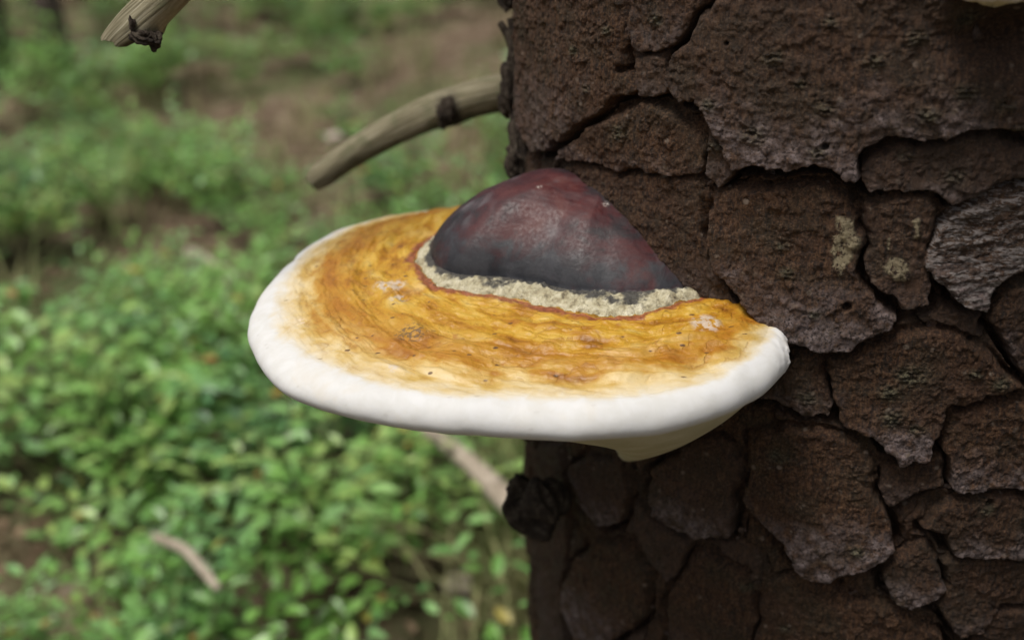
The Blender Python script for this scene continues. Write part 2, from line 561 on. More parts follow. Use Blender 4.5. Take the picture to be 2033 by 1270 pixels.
def bush_template(r):
    """arrays: leaf base, direction, normal, size, plus stem segments"""
    leaves, segs = [], []
    for s in range(r.integers(4, 7)):
        a = r.random() * 6.283
        p = np.array([math.cos(a), math.sin(a), 0]) * 0.03 * r.random()
        d = np.array([math.cos(a) * 0.35, math.sin(a) * 0.35, 1.0])
        d /= np.linalg.norm(d)
        H = r.uniform(0.10, 0.22)
        n = 5
        for k in range(n):
            q = p + d * H / n
            segs.append((p, q, 0.0016))
            d = d + r.normal(0, 0.16, 3) * (1, 1, 0.3)
            d /= np.linalg.norm(d)
            p = q
            if k >= 1:
                for b in range(2):
                    a2 = r.random() * 6.283
                    e = np.array([math.cos(a2), math.sin(a2), r.uniform(0.05, 0.55)])
                    e /= np.linalg.norm(e)
                    L = r.uniform(0.06, 0.13)
                    m = int(L / 0.017)
                    t = p
                    side = np.cross(e, (0, 0, 1))
                    side /= np.linalg.norm(side) + 1e-9
                    for j in range(m):
                        t2 = t + e * 0.017 + r.normal(0, 0.001, 3)
                        sg = 1 if j % 2 else -1
                        ld = e * 0.55 + side * sg * 0.85 + np.array([0, 0, r.normal(0.05, 0.25)])
                        ld /= np.linalg.norm(ld)
                        up = np.array([0, 0, 1.0]) + r.normal(0, 0.22, 3)
                        leaves.append((t2, ld, up, r.uniform(0.017, 0.030)))
                        t = t2
                    segs.append((p, t, 0.0009))
    B = np.array([l[0] for l in leaves])
    D = np.array([l[1] for l in leaves])
    U = np.array([l[2] for l in leaves])
    U = U - D * (U * D).sum(1, keepdims=True)
    U /= np.linalg.norm(U, axis=1, keepdims=True)
    S = np.array([l[3] for l in leaves])
    W = np.cross(U, D)
    LVs = B[:, None] + S[:, None, None] * (LV[None, :, 0:1] * D[:, None] + LV[None, :, 1:2] * W[:, None] + LV[None, :, 2:3] * U[:, None])
    SV = []
    for p, q, rad in segs:
        ax = q - p
        s1 = np.cross(ax, (0.3, 0.9, 0.1))
        s1 /= np.linalg.norm(s1)
        s2 = np.cross(ax, s1)
        s2 /= np.linalg.norm(s2)
        ring = [s1 * math.cos(t) * rad + s2 * math.sin(t) * rad for t in (0, 2.094, 4.189)]
        SV.append([p + c for c in ring] + [q + c * 0.8 for c in ring])
    return LVs, np.array(SV)


def build_bushes():
    r = np.random.default_rng(3)
    T = [bush_template(r) for _ in range(9)]
    spots = []
    for (x0, x1, y0, y1, dens) in ((-1.7, 0.55, 0.75, 2.2, 62), (-2.6, 1.6, 2.2, 4.2, 40), (-4.5, 3.0, 4.2, 9.0, 15)):
        n = int((x1 - x0) * (y1 - y0) * dens)
        spots.append(np.stack([r.uniform(x0, x1, n), r.uniform(y0, y1, n)], 1))
    P = np.concatenate(spots)
    keep = np.ones(len(P), bool)
    px, py = P[:, 0] + 0.08 * vnoise(P[:, 0] * 5, P[:, 1] * 5, 8), P[:, 1] + 0.08 * vnoise(P[:, 0] * 5, P[:, 1] * 5, 9)
    keep &= ~((sdf(px, py, BROWN) > 0) & (r.random(len(P)) < 0.93))
    for g, pr in zip(GAPS, (0.93, 0.75, 0.85, 0.8, 0.97, 0.3)):
        keep &= ~((sdf(px, py, g) > -0.02) & (r.random(len(P)) < pr))
    cl = vnoise(P[:, 0] * 2.6, P[:, 1] * 2.6, 33)
    keep &= cl > -0.62 + 0.2 * r.random(len(P)) - 0.1
    keep &= fbm(P[:, 0] * 6.5, P[:, 1] * 5.0, 2, 52) > -0.26 + 0.12 * r.random(len(P))
    keep &= np.hypot(P[:, 0] - 0.178, P[:, 1] - 0.531) > 0.36
    P = P[keep]
    AV, AR, SVV = [], [], []
    for (x, y) in P:
        lv, sv = T[r.integers(len(T))]
        a = r.random() * 6.283
        sc = r.uniform(0.72, 1.25) * (1.0 + 0.45 * float(vnoise(np.array(x * 2.6), np.array(y * 2.6), 33)))
        c, s = math.cos(a) * sc, math.sin(a) * sc
        Mx = np.array([[c, -s, 0], [s, c, 0], [0, 0, sc]])
        off = np.array([x, y, float(ground_z(np.array(x), np.array(y)))])
        v = lv @ Mx.T + off
        base = np.clip(r.normal(0.50, 0.22), 0.0, 0.88)
        q = np.clip(base + r.normal(0, 0.14, len(v)), 0, 0.88)
        o_ = r.random(len(v))
        q = np.where(o_ > 0.972, r.uniform(0.92, 1.0, len(v)), q)
        AV.append(v)
        AR.append(np.repeat(q, 8))
        SVV.append(sv @ Mx.T + off)
    V = np.concatenate(AV)
    n = len(V)
    Fq = (np.arange(n)[:, None, None] * 8 + LT[None]).reshape(-1, 3)
    o = link('bilberry_undergrowth', mesh_np('bilberry_leaves', V.reshape(-1, 3), Fq, {'rnd': ('FLOAT', np.concatenate(AR))}, smooth=False), M_LEAF)
    tag(o, 'low green bilberry shrubs covering the forest floor behind the trunk', 'undergrowth', kind='stuff')
    S = np.concatenate(SVV)
    st = np.array([(0, 1, 4, 3), (1, 2, 5, 4), (2, 0, 3, 5)])
    Fs = (np.arange(len(S))[:, None, None] * 6 + st[None]).reshape(-1, 4)
    o2 = link('stems', mesh_np('bilberry_stems', S.reshape(-1, 3), Fs), M_STEM, o)
    o2['kind'] = 'stuff'
    # dry fallen leaves and bark scraps on the bare ground
    n = 16000
    x = r.uniform(-4, 2.5, n)
    y = 0.7 + 8 * r.random(n) ** 1.5
    z = ground_z(x, y) + 0.006 + 0.012 * r.random(n)
    a = r.random(n) * 6.283
    D = np.stack([np.cos(a), np.sin(a), r.normal(0, 0.3, n)], 1)
    D /= np.linalg.norm(D, axis=1, keepdims=True)
    U = np.stack([r.normal(0, 0.35, n), r.normal(0, 0.35, n), np.ones(n)], 1)
    U -= D * (U * D).sum(1, keepdims=True)
    U /= np.linalg.norm(U, axis=1, keepdims=True)
    W = np.cross(U, D)
    S = r.uniform(0.01, 0.042, n)
    B = np.stack([x, y, z], 1)
    v = B[:, None] + S[:, None, None] * (LV[None, :, 0:1] * D[:, None] + LV[None, :, 1:2] * W[:, None] + 2 * LV[None, :, 2:3] * U[:, None])
    Fl = (np.arange(n)[:, None, None] * 8 + LT[None]).reshape(-1, 3)
    o3 = link('leaf_litter', mesh_np('leaf_litter', v.reshape(-1, 3), Fl, smooth=False), M_LITTER)
    tag(o3, 'dry brown leaf litter strewn on the forest floor', 'leaf litter', kind='stuff')


build_bushes()


def build_grass():
    """thin pale blades between the shrubs"""
    r = np.random.default_rng(8)
    n = 5200
    cxs, cys = r.uniform(-3.2, 1.2, 260), 0.85 + 5.5 * r.random(260) ** 1.4
    cxs[:26], cys[:26] = r.uniform(-0.01, 0.16, 26), r.uniform(1.0, 1.45, 26)
    k = r.integers(0, 260, n)
    k[:900] = r.integers(0, 26, 900)
    x, y = cxs[k] + r.normal(0, 0.035, n), cys[k] + r.normal(0, 0.035, n)
    z = ground_z(x, y)
    a = r.random(n) * 6.283
    L = r.uniform(0.10, 0.30, n)
    lean = r.uniform(0.1, 0.8, n)
    D = np.stack([np.cos(a), np.sin(a), np.zeros(n)], 1)
    W = np.stack([-np.sin(a), np.cos(a), np.zeros(n)], 1) * r.uniform(0.0010, 0.0024, n)[:, None]
    B = np.stack([x, y, z], 1)
    rows = []
    for f, wd in ((0, 1), (0.35, 1), (0.7, 0.8), (1, 0.1)):
        c = B + D * (L * lean * f ** 2)[:, None] + np.array([0, 0, 1.0]) * (L * (f - 0.35 * lean * f * f))[:, None]
        rows += [c - W * wd, c + W * wd]
    V = np.stack(rows, 1)
    q = np.array([(0, 1, 3, 2), (2, 3, 5, 4), (4, 5, 7, 6)])
    Fg = (np.arange(n)[:, None, None] * 8 + q[None]).reshape(-1, 4)
    o = link('grass', mesh_np('grass', V.reshape(-1, 3), Fg), mat_plain('dry_green_grass', (0.14, 0.20, 0.06), (0.36, 0.33, 0.17), 6))
    tag(o, 'thin pale green grass blades among the bilberry shrubs', 'grass', kind='stuff')


build_grass()


# ---------------------------------------------------------------- tubes (branches, sticks)
def catmull(pts, n):
    P = np.array([p[:3] for p in pts], float)
    Rd = np.array([p[3] for p in pts], float)
    t = np.linspace(0, len(P) - 1, n)
    out = []
    Pe = np.vstack([2 * P[0] - P[1], P, 2 * P[-1] - P[-2]])
    for tt in t:
        i = min(int(tt), len(P) - 2)
        f = tt - i
        p0, p1, p2, p3 = Pe[i:i + 4]
        out.append(0.5 * (2 * p1 + (p2 - p0) * f + (2 * p0 - 5 * p1 + 4 * p2 - p3) * f * f + (3 * p1 - p0 - 3 * p2 + p3) * f ** 3))
    return np.array(out), np.interp(t, np.arange(len(P)), Rd)


def tube(name, pts, mat, parent, nl=120, nr=36, rough=0.08, seed=0, flat=0.0, tipcut=0.0, bark=None, lump=None, sharp=0.0):
    """organic tube; tipcut slants the free end into a splinter"""
    Cn, Rd = catmull(pts, nl)
    Tn = np.gradient(Cn, axis=0)
    Tn /= np.linalg.norm(Tn, axis=1, keepdims=True)
    ref = np.array([0.1, 0.2, 1.0])
    A = np.cross(Tn, ref)
    A /= np.linalg.norm(A, axis=1, keepdims=True)
    B = np.cross(A, Tn)
    L = np.concatenate([[0], np.cumsum(np.linalg.norm(np.diff(Cn, axis=0), axis=1))])
    ph = np.linspace(0, 2 * np.pi, nr, endpoint=False)
    PH, LL = np.meshgrid(ph, L)
    rad = Rd[:, None] * (1 + rough * fbm(np.cos(PH) * 1.3 + seed, np.sin(PH) * 1.3 + LL * 30, 4, seed) * 1.6
                         + rough * 0.5 * fbm(PH * 3.0, LL * 25, 3, seed + 5))
    if lump:
        for (at, ang, sz, hgt) in lump:
            g = np.exp(-((LL - at * L[-1]) / sz) ** 2 - ((np.angle(np.exp(1j * (PH - ang)))) / 0.9) ** 2)
            rad = rad + hgt * g
    V = Cn[:, None] + rad[..., None] * (np.cos(PH)[..., None] * A[:, None] + np.sin(PH)[..., None] * B[:, None] * (1 - flat))
    if tipcut:
        endw = sstep(L[-1] - 0.02, L[-1], LL)
        V = V + Tn[:, None] * (tipcut * endw * (np.cos(PH - 2.6) + 0.5 * vnoise(PH * 2.5, LL * 0, seed)))[..., None]
    i = np.arange(nl * nr).reshape(nl, nr)
    j = np.roll(i, -1, 1)
    Fq = np.stack([i[:-1], j[:-1], j[1:], i[1:]], -1).reshape(-1, 4)
    V = V.reshape(-1, 3)
    nv = len(V)
    # closed, slightly hollow ends
    e0, e1 = Cn[0] - Tn[0] * Rd[0] * 0.25, Cn[-1] + Tn[-1] * Rd[-1] * (0.3 - sharp)
    V = np.vstack([V, e0, e1])
    cap0 = np.stack([i[0], np.full(nr, nv), np.full(nr, nv), j[0]], -1)
    cap1 = np.stack([i[-1], j[-1], np.full(nr, nv + 1), np.full(nr, nv + 1)], -1)
    me = bpy.data.meshes.new(name)
    faces = [tuple(q) for q in Fq.tolist()] + [(a, b, d) for a, b, _, d in cap0[:, [0, 1, 2, 3]].tolist()] + [(a, b, c) for a, b, c, _ in cap1.tolist()]
    me.from_pydata(V.tolist(), [], faces)
    me.polygons.foreach_set('use_smooth', np.ones(len(me.polygons), bool))
    al = np.append(LL.ravel(), [0, L[-1]])
    tn = np.append(np.sin(PH).ravel() * 0.5 + np.cos(PH).ravel() * 0.5, [0, 0])
    bk = np.zeros(nv + 2)
    if bark:
        bb = np.zeros(LL.shape)
        for (at, sz, ang, wd) in bark:
            q = np.exp(-((LL - at * L[-1]) / sz) ** 4) * np.exp(-(np.angle(np.exp(1j * (PH - ang))) / wd) ** 4)
            bb = np.maximum(bb, q)
        bk[:nv] = bb.ravel()
    for nm, d in (('along', al), ('turn', tn), ('bark', bk)):
        a = me.attributes.new(nm, 'FLOAT', 'POINT')
        a.data.foreach_set('value', d.astype(np.float32))
    return link(name, me, mat, parent)


# ---------------------------------------------------------------- the spruce trunk with its bark
CX, CY, RT = 0.17825, 0.53088, 0.175
TH0 = -130.0
KA = RT * 1000 * math.pi / 180           # mm of arc per degree
# outlines of the bark scales: (level mm, tilt mm, [(bearing deg, height mm), ...])
PLATES = [
    (1.5, 1.2, [(-168.73, 899.1), (-140.88, 905.6), (-139.43, 880.8), (-139.55, 867.7), (-138.32, 858.7), (-141.62, 852.9), (-142.46, 849.0), (-147.02, 842.9), (-153.93, 832.4), (-155.96, 825.5), (-161.85, 821.9), (-169.15, 830.5), (-168.48, 860.5)]),
    (0.3, 0.6, [(-137.91, 873.2), (-133.17, 875.8), (-132.73, 860.9), (-137.17, 857.8)]),
    (0.8, 0.8, [(-138.09, 906.1), (-123.77, 907.9), (-126.68, 894.0), (-129.05, 888.8), (-131.5, 879.1), (-133.47, 876.8), (-136.64, 875.2), (-138.44, 881.1)]),
    (1.8, 2.4, [(-122.03, 908.1), (-90.38, 907.7), (-87.38, 855.6), (-94.44, 855.4), (-99.91, 854.1), (-104.34, 853.2), (-108.53, 848.2), (-109.37, 843.8), (-109.29, 837.4), (-111.19, 840.2), (-114.02, 841.7), (-117.11, 839.4), (-120.67, 839.0), (-123.41, 836.5), (-124.58, 841.7), (-127.41, 856.4), (-128.26, 860.1), (-131.09, 861.1), (-132.04, 863.9), (-132.15, 873.9), (-130.78, 877.0), (-128.36, 886.4), (-125.61, 893.2)]),
    (0.4, 0.5, [(-153.56, 826.1), (-146.27, 840.5), (-141.34, 847.6), (-136.66, 854.0), (-132.08, 854.1), (-129.02, 850.8), (-127.88, 842.2), (-127.4, 832.3), (-134.1, 829.4), (-144.72, 826.1), (-153.88, 822.8)]),
    (-0.6, 0.2, [(-153.91, 820.6), (-134.09, 828.2), (-127.31, 830.6), (-126.78, 821.5), (-127.75, 807.1), (-126.43, 797.7), (-124.15, 790.8), (-120.76, 778.2), (-126.08, 772.7), (-133.65, 775.6), (-142.68, 794.5), (-154.7, 802.5)]),
    (0.6, 0.6, [(-127.23, 853.3), (-125.12, 843.3), (-123.83, 835.2), (-125.22, 828.9), (-126.38, 831.4), (-127.15, 842.5)]),
    (0.4, 3.6, [(-126.03, 825.4), (-122.97, 829.5), (-116.96, 832.8), (-112.43, 834.8), (-109.79, 830.0), (-108.95, 824.3), (-108.45, 809.3), (-106.98, 798.1), (-104.91, 789.8), (-102.98, 783.3), (-105.74, 780.2), (-107.84, 773.3), (-110.69, 770.0), (-113.73, 771.5), (-115.92, 773.4), (-119.13, 777.1), (-121.76, 790.1), (-124.48, 794.7), (-126.89, 805.5), (-127.17, 815.4)]),
    (-0.2, 1.4, [(-108.05, 829.1), (-104.63, 830.9), (-100.84, 830.6), (-100.0, 825.6), (-100.37, 812.6), (-100.3, 799.3), (-100.05, 789.6), (-102.43, 786.9), (-105.41, 796.6), (-107.06, 807.8), (-107.91, 820.8)]),
    (0.2, 3.2, [(-100.22, 814.5), (-97.9, 824.8), (-92.82, 833.1), (-86.36, 838.2), (-85.01, 815.4), (-89.64, 806.8), (-92.42, 799.1), (-93.66, 791.5), (-96.6, 793.8), (-99.61, 801.7), (-100.65, 808.5)]),
    (0.2, 1.6, [(-108.67, 842.1), (-104.2, 849.4), (-100.05, 851.1), (-87.11, 851.0), (-86.52, 840.9), (-92.96, 836.0), (-98.54, 827.1), (-100.91, 832.4), (-107.85, 833.3), (-108.63, 837.1)]),
    (0.4, 2, [(-92.63, 791.4), (-91.0, 799.4), (-84.61, 808.8), (-81.28, 754.2), (-87.3, 762.1), (-89.9, 773.8), (-92.0, 782.9)]),
    (-0.4, 1, [(-118.82, 745.0), (-116.17, 756.5), (-114.53, 766.5), (-111.66, 765.8), (-110.37, 757.9), (-108.78, 748.3), (-109.34, 742.4), (-114.91, 742.6)]),
    (0.8, 2.6, [(-110.42, 764.2), (-107.15, 769.6), (-102.22, 777.8), (-98.37, 781.5), (-92.77, 772.0), (-89.98, 763.2), (-87.19, 756.5), (-93.19, 755.1), (-96.0, 751.3), (-96.57, 744.9), (-96.19, 738.4), (-97.6, 728.4), (-100.98, 725.4), (-102.92, 732.9), (-106.86, 739.9), (-108.69, 751.6)]),
    (0.4, 1.6, [(-95.66, 748.8), (-92.77, 752.4), (-81.15, 752.1), (-78.61, 712.1), (-87.55, 714.1), (-93.6, 715.4), (-94.87, 729.7)]),
    (0.6, 4.0, [(-119.68, 726.7), (-114.73, 734.7), (-109.76, 735.1), (-104.93, 731.8), (-103.51, 721.5), (-103.65, 714.2), (-101.76, 701.4), (-100.17, 687.6), (-103.16, 678.9), (-108.02, 670.1), (-110.66, 671.4), (-113.52, 680.8), (-116.41, 690.8), (-119.29, 698.1), (-119.95, 712.0)]),
    (0.2, 1.6, [(-146.6, 689.6), (-138.94, 692.4), (-137.41, 678.8), (-140.15, 662.2), (-143.66, 654.5), (-148.63, 657.6), (-151.66, 672.3)]),
    (0.2, 2.2, [(-133.58, 683.9), (-133.0, 698.7), (-127.53, 716.9), (-122.48, 721.6), (-120.36, 711.6), (-120.92, 691.8), (-121.82, 680.9), (-125.43, 673.0), (-130.22, 672.4), (-132.63, 675.5)]),
    (0.4, 2.0, [(-153.78, 603.6), (-146.72, 636.5), (-137.29, 654.8), (-133.44, 642.7), (-134.03, 623.5), (-137.05, 606.8), (-142.44, 588.5), (-148.95, 577.7), (-154.29, 585.1)]),
    (0.0, 1.2, [(-115.79, 660.0), (-110.56, 667.4), (-106.61, 665.8), (-104.51, 660.3), (-97.96, 657.0), (-92.19, 643.2), (-89.96, 622.4), (-116.92, 608.9), (-116.22, 639.9)]),
    (0.6, 2.2, [(-101.13, 678.8), (-96.06, 688.3), (-93.8, 679.3), (-93.52, 666.0), (-97.37, 658.6), (-99.85, 665.1), (-101.29, 672.1)]),
    (0.4, 1.8, [(-96.83, 695.4), (-95.21, 704.9), (-93.4, 710.7), (-89.29, 710.3), (-78.34, 707.8), (-76.47, 679.2), (-85.33, 683.4), (-91.6, 685.1), (-92.97, 693.2)]),
    (0.2, 1.4, [(-93.09, 680.8), (-87.92, 681.7), (-76.26, 676.1), (-74.82, 654.5), (-84.74, 658.6), (-86.51, 645.3), (-89.35, 642.9), (-94.1, 657.7), (-92.81, 667.8)]),
    (-0.2, 1.0, [(-130.88, 635.4), (-124.57, 666.5), (-118.01, 659.7), (-116.78, 639.3), (-117.64, 608.1), (-129.4, 591.6)]),
    (-0.4, 0.8, [(-136.26, 676.5), (-133.64, 669.5), (-130.18, 668.8), (-125.75, 668.5), (-130.76, 641.1), (-133.01, 646.1), (-136.15, 657.9), (-138.81, 659.4)]),
    (-0.2, 0.4, [(-164.69, 665.1), (-154.74, 680.0), (-153.29, 661.2), (-152.88, 632.7), (-155.57, 599.9), (-155.26, 558.4), (-166.44, 527.8), (-166.77, 565.6), (-164.46, 629.1)]),
    (-0.6, 0.8, [(-102.37, 721.9), (-95.63, 727.5), (-94.64, 715.2), (-99.23, 710.1), (-101.42, 706.1), (-102.42, 713.9)]),
    (0.2, 1.2, [(-85.55, 654.0), (-74.63, 651.8), (-71.88, 612.1), (-87.86, 622.0), (-87.95, 639.2)]),
]
WARTS = [(-120.87, 849.4, 4.64), (-119.2, 876.4, 4.13), (-113.12, 860.3, 3.44), (-108.63, 876.5, 3.67), (-104.43, 884.4, 3.93), (-98.91, 867.6, 3.97), (-94.8, 863.0, 3.31), (-99.6, 889.9, 4.84), (-93.27, 853.3, 4.35), (-102.48, 859.7, 3.69), (-113.54, 845.1, 3.15), (-139.97, 841.3, 4.69), (-116.73, 809.5, 2.93), (-115.89, 799.1, 3.32), (-141.86, 880.0, 2.66), (-148.36, 870.0, 2.79), (-145.71, 856.3, 2.38), (-134.21, 885.9, 3.27), (-126.33, 858.5, 3.25), (-125.77, 843.1, 3.66), (-100.63, 762.3, 5.56), (-102.88, 754.9, 4.5), (-102.12, 744.4, 4.54), (-99.26, 740.7, 3.03), (-93.27, 763.4, 2.95), (-112.56, 748.7, 3.85), (-115.4, 721.3, 3.58), (-89.01, 704.5, 3.12), (-90.1, 759.5, 4.06), (-112.56, 637.9, 3.41), (-118.47, 653.5, 3.84), (-104.6, 684.9, 3.22), (-112.26, 784.5, 2.6), (-104.04, 844.9, 3.08), (-98.73, 838.2, 3.76), (-113.35, 888.7, 2.67), (-116.08, 868.2, 2.41)]
PITS = [(-112.77, 847.6, 0.87), (-108.76, 788.8, 1.1), (-88.83, 707.5, 1.17), (-124.66, 880.2, 0.53)]
CREAM = [
    [(-111.18, 820.0), (-109.15, 821.4), (-108.96, 811.1), (-109.21, 804.3), (-110.1, 799.6), (-111.16, 804.7), (-111.26, 812.4)],
    [(-105.45, 814.7), (-103.63, 817.8), (-102.55, 802.9), (-102.97, 799.0), (-104.19, 798.8), (-105.11, 806.3)],
    [(-102.88, 819.8), (-102.02, 821.7), (-101.58, 814.4), (-102.31, 814.7)],
]

tree = empty('spruce_tree', (CX, CY, 0), 'old spruce trunk with flaking dark brown scaly bark and dead branches', 'tree')


def uv_of(th, z):
    return (np.asarray(th) - TH0) * KA, np.asarray(z, float)


def voronoi(u, v, su, sv, seed, jit=0.85, local=False):
    """F2-F1 edge distance (mm) and cell id"""
    iu, iv = np.floor(u / su).astype(np.int64), np.floor(v / sv).astype(np.int64)
    f1 = np.full(u.shape, 1e9)
    f2 = np.full(u.shape, 1e9)
    cid = np.zeros(u.shape, np.int64)
    lu = np.zeros(u.shape)
    lw = np.zeros(u.shape)
    for a in (-1, 0, 1):
        for b in (-1, 0, 1):
            ci, cj = iu + a, iv + b
            jx = _tab[(ci * 7 + seed) & 255, (cj * 13 + seed * 3) & 255]
            jy = _tab[(ci * 11 + 50 + seed) & 255, (cj * 5 + 90) & 255]
            qu, qv = u - (ci + 0.5 + jit * (jx - 0.5)) * su, v - (cj + 0.5 + jit * (jy - 0.5)) * sv
            d = np.hypot(qu, qv)
            new = d < f1
            f2 = np.where(new, f1, np.minimum(f2, d))
            cid = np.where(new, ci * 4096 + cj, cid)
            f1 = np.where(new, d, f1)
            if local:
                lu = np.where(new, qu, lu)
                lw = np.where(new, qv, lw)
    if local:
        return (f2 - f1) * 0.5, cid, lu, lw
    return (f2 - f1) * 0.5, cid


def bark_field(u, v, traced=True):
    """height (mm over RT), scale label and colour marks for points on the unrolled trunk"""
    wu = u + 3.2 * fbm(u / 15, v / 15, 3, 1) + 1.2 * fbm(u / 3.6, v / 3.6, 3, 2)
    wv = v + 3.2 * fbm(u / 15, v / 15, 3, 6) + 1.2 * fbm(u / 3.6, v / 3.6, 3, 7)
    n6 = fbm(u / 9, v / 9, 4, 12)
    n2 = fbm(u / 2.2, v / 2.2, 3, 14)
    gr = fbm(u / 1.3, v / 5.5, 3, 16)
    tex = 0.38 * n6 + 0.20 * n2 + 0.30 * gr
    fl = fbm(u / 2.6, v / 2.2, 3, 19)
    tex = tex + 0.32 * sstep(0.26, 0.31, fl) + 0.3 * sstep(0.22, 0.25, fbm(u / 5.5, v / 4.0, 3, 23))
    fkh = np.zeros(u.shape)
    for (cs, ch, pr, amp, sd) in ((5.2, 4.2, 0.26, 0.75, 5), (2.9, 2.5, 0.25, 0.42, 8)):
        fe_, fc, fu, fv = voronoi(u + 0.9 * n2 * 1.5, v + 0.8 * gr, cs, ch, sd, 0.9, True)
        pk = _tab[(fc * 29) & 255, (fc // 4096 * 23 + 7) & 255]
        on = (pk < pr) * sstep(0.15, 0.45, fe_)
        fkh = fkh + on * amp * (0.35 + pk / pr) * np.clip(0.55 - fv / ch, 0, 1.2)
    tex = tex + fkh * sstep(-0.25, 0.25, fbm(u / 22, v / 22, 2, 27) + 0.12)
    lay = fbm(u / 26, v / 9, 3, 31)
    h = -4.6 + 2.2 * n6 + 2.4 * np.round(lay * 5 + 0.4 * n2) / 5 + 0.5 * n2 + 0.7 * gr + fkh
    lab = np.full(u.shape, -1, np.int64)
    marks = np.zeros(u.shape + (4,), np.float32)
    # small scales that fill the rest
    e, cid, luu, lvv = voronoi(wu, wv, 19.0, 36.0, 3, 0.9, True)
    lv = _tab[(cid * 31) & 255, (cid // 4096 * 17) & 255]
    near = np.full(u.shape, 1e9)
    D = np.full(u.shape, -1e9)
    own = np.full(u.shape, -1, np.int64)
    if traced:
        for k, (lev, tl, pts) in enumerate(PLATES):
            P = np.array([uv_of(*q) for q in pts])
            lo, hi = P.min(0) - 8, P.max(0) + 8
            m = (wu > lo[0]) & (wu < hi[0]) & (wv > lo[1]) & (wv < hi[1])
            if not m.any():
                continue
            d = sdf(wu[m], wv[m], P)
            cur = D[m]
            o_ = own[m]
            b = d > cur
            o_[b] = k
            D[m] = np.maximum(cur, d)
            own[m] = o_
    D = D + 0.6 + 1.1 * fbm(u / 16, v / 16, 2, 44)
    tv = np.clip(0.5 - lvv / 36.0, 0, 1.15)
    vs = sstep(0.0, 0.5 + 4.0 * sstep(0.6, 0.2, tv), e + 0.6 * n6)
    hv = -4.6 + 2.6 * lv + 2.6 * tv ** 1.5 + tex - 0.8 * np.exp(-np.maximum(e, 0) / 1.5)
    h = h - 3.2 * sstep(0.35, 0.7, tv) * np.exp(-(e / 1.1) ** 2)
    if traced:
        vs = vs * sstep(-1.2, -2.6, D)
    h = h * (1 - vs) + hv * vs
    lab = np.where((vs > 0.2), cid + 100000, lab)
    if traced:
        for k, (lev, tl, pts) in enumerate(PLATES):
            m = (own == k) & (D > -6)
            if not m.any():
                continue
            P = np.array([uv_of(*q) for q in pts])
            t = (P[:, 1].max() - v[m]) / (P[:, 1].max() - P[:, 1].min())
            d = D[m]
            low = sstep(0.25, 0.6, t)
            # shadow groove under the free lower edge, a hairline elsewhere
            g = (1.2 + 7.0 * low) * np.exp(-((d + 0.35 + 1.3 * low) / (0.6 + 1.5 * low)) ** 2)
            h[m] -= g * sstep(-0.6, 0.6, fbm(u[m] / 20, v[m] / 20, 2, 47) + 0.45)
            s = sstep(-0.45 - 1.5 * (1 - low), 0.2 + 3.0 * (1 - low), d)
            hp = lev * 1.2 - 0.6 + 1.1 * np.round(2.2 * fbm(u[m] / 30 + k, v[m] / 20, 3, 90) + 0.3 * n2[m]) / 2.2 * 0.8 + 1.2 * tl * np.clip(t, 0, 1.1) ** 1.7 + tex[m] - 0.45 * np.exp(-np.maximum(d, 0) / 0.8)
            # thin layers peeling near the edge
            hp = hp + 0.7 * np.round(3 * fbm(u[m] / 12, v[m] / 7, 3, 40 + k)) / 3 * sstep(7, 1, d)
            h[m] = h[m] * (1 - s) + hp * s
            lab[m] = np.where(s > 0.15, k, lab[m])
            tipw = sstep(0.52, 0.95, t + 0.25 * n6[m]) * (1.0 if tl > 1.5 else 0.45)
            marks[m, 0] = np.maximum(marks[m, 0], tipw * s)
        fk = 9      # the splintered, weathered scale at the right
        m = (own == fk) & (D > -0.5)
        marks[m, 3] = 1.0
        h[m] += 0.8 * np.round(3 * fbm(u[m] / 16 + v[m] / 30, v[m] / 3.5 - u[m] / 16, 3, 77)) / 3 * 2
        for (a, z, r_) in WARTS:
            cu, cv = uv_of(a, z)
            m = (np.abs(u - cu) < r_ * 2.5) & (np.abs(v - cv) < r_ * 2.5)
            if not m.any():
                continue
            g = np.exp(-((u[m] - cu) / (r_ * 0.85)) ** 2 - ((v[m] - cv) / (r_ * 0.62)) ** 2)
            rid = np.sin(v[m] * 2 * np.pi / 1.7 + 4 * fbm(u[m] / 4, v[m] / 4, 2, 55))
            h[m] += g * (0.3 + 0.6 * rid + 1.9 * fbm(u[m] / 1.6, v[m] / 1.2, 2, 57))
            marks[m, 1] = np.maximum(marks[m, 1], np.clip(g * 1.3, 0, 1))
        for (a, z, r_) in PITS:
            cu, cv = uv_of(a, z)
            g = np.exp(-(((u - cu) ** 2 + (v - cv) ** 2) / (r_ * 1.3) ** 2) ** 2)
            h -= 4.5 * g
        for c in CREAM:
            P = np.array([uv_of(*q) for q in c])
            lo, hi = P.min(0) - 6, P.max(0) + 6
            m = (u > lo[0]) & (u < hi[0]) & (v > lo[1]) & (v < hi[1])
            d = sdf(wu[m], wv[m], P)
            marks[m, 2] = sstep(-0.6, 0.4, d + 1.2 * n2[m])
            h[m] += 0.5 * sstep(-0.3, 0.3, d)
        # a dark hollow below the upper bracket
        cu, cv = uv_of(-95.5, 886)
        h -= 12 * np.exp(-(((u - cu) / 15) ** 2 + ((v - cv) / 8) ** 2))
    return h, lab, marks


def to_world(th_deg, z_m, h_mm):
    r = RT + h_mm / 1000.0
    t = np.radians(th_deg)
    return np.stack([CX + r * np.cos(t), CY + r * np.sin(t), z_m], -1)


FINE_T = (-212.0, -50.0)
FINE_Z = (0.490, 0.955)


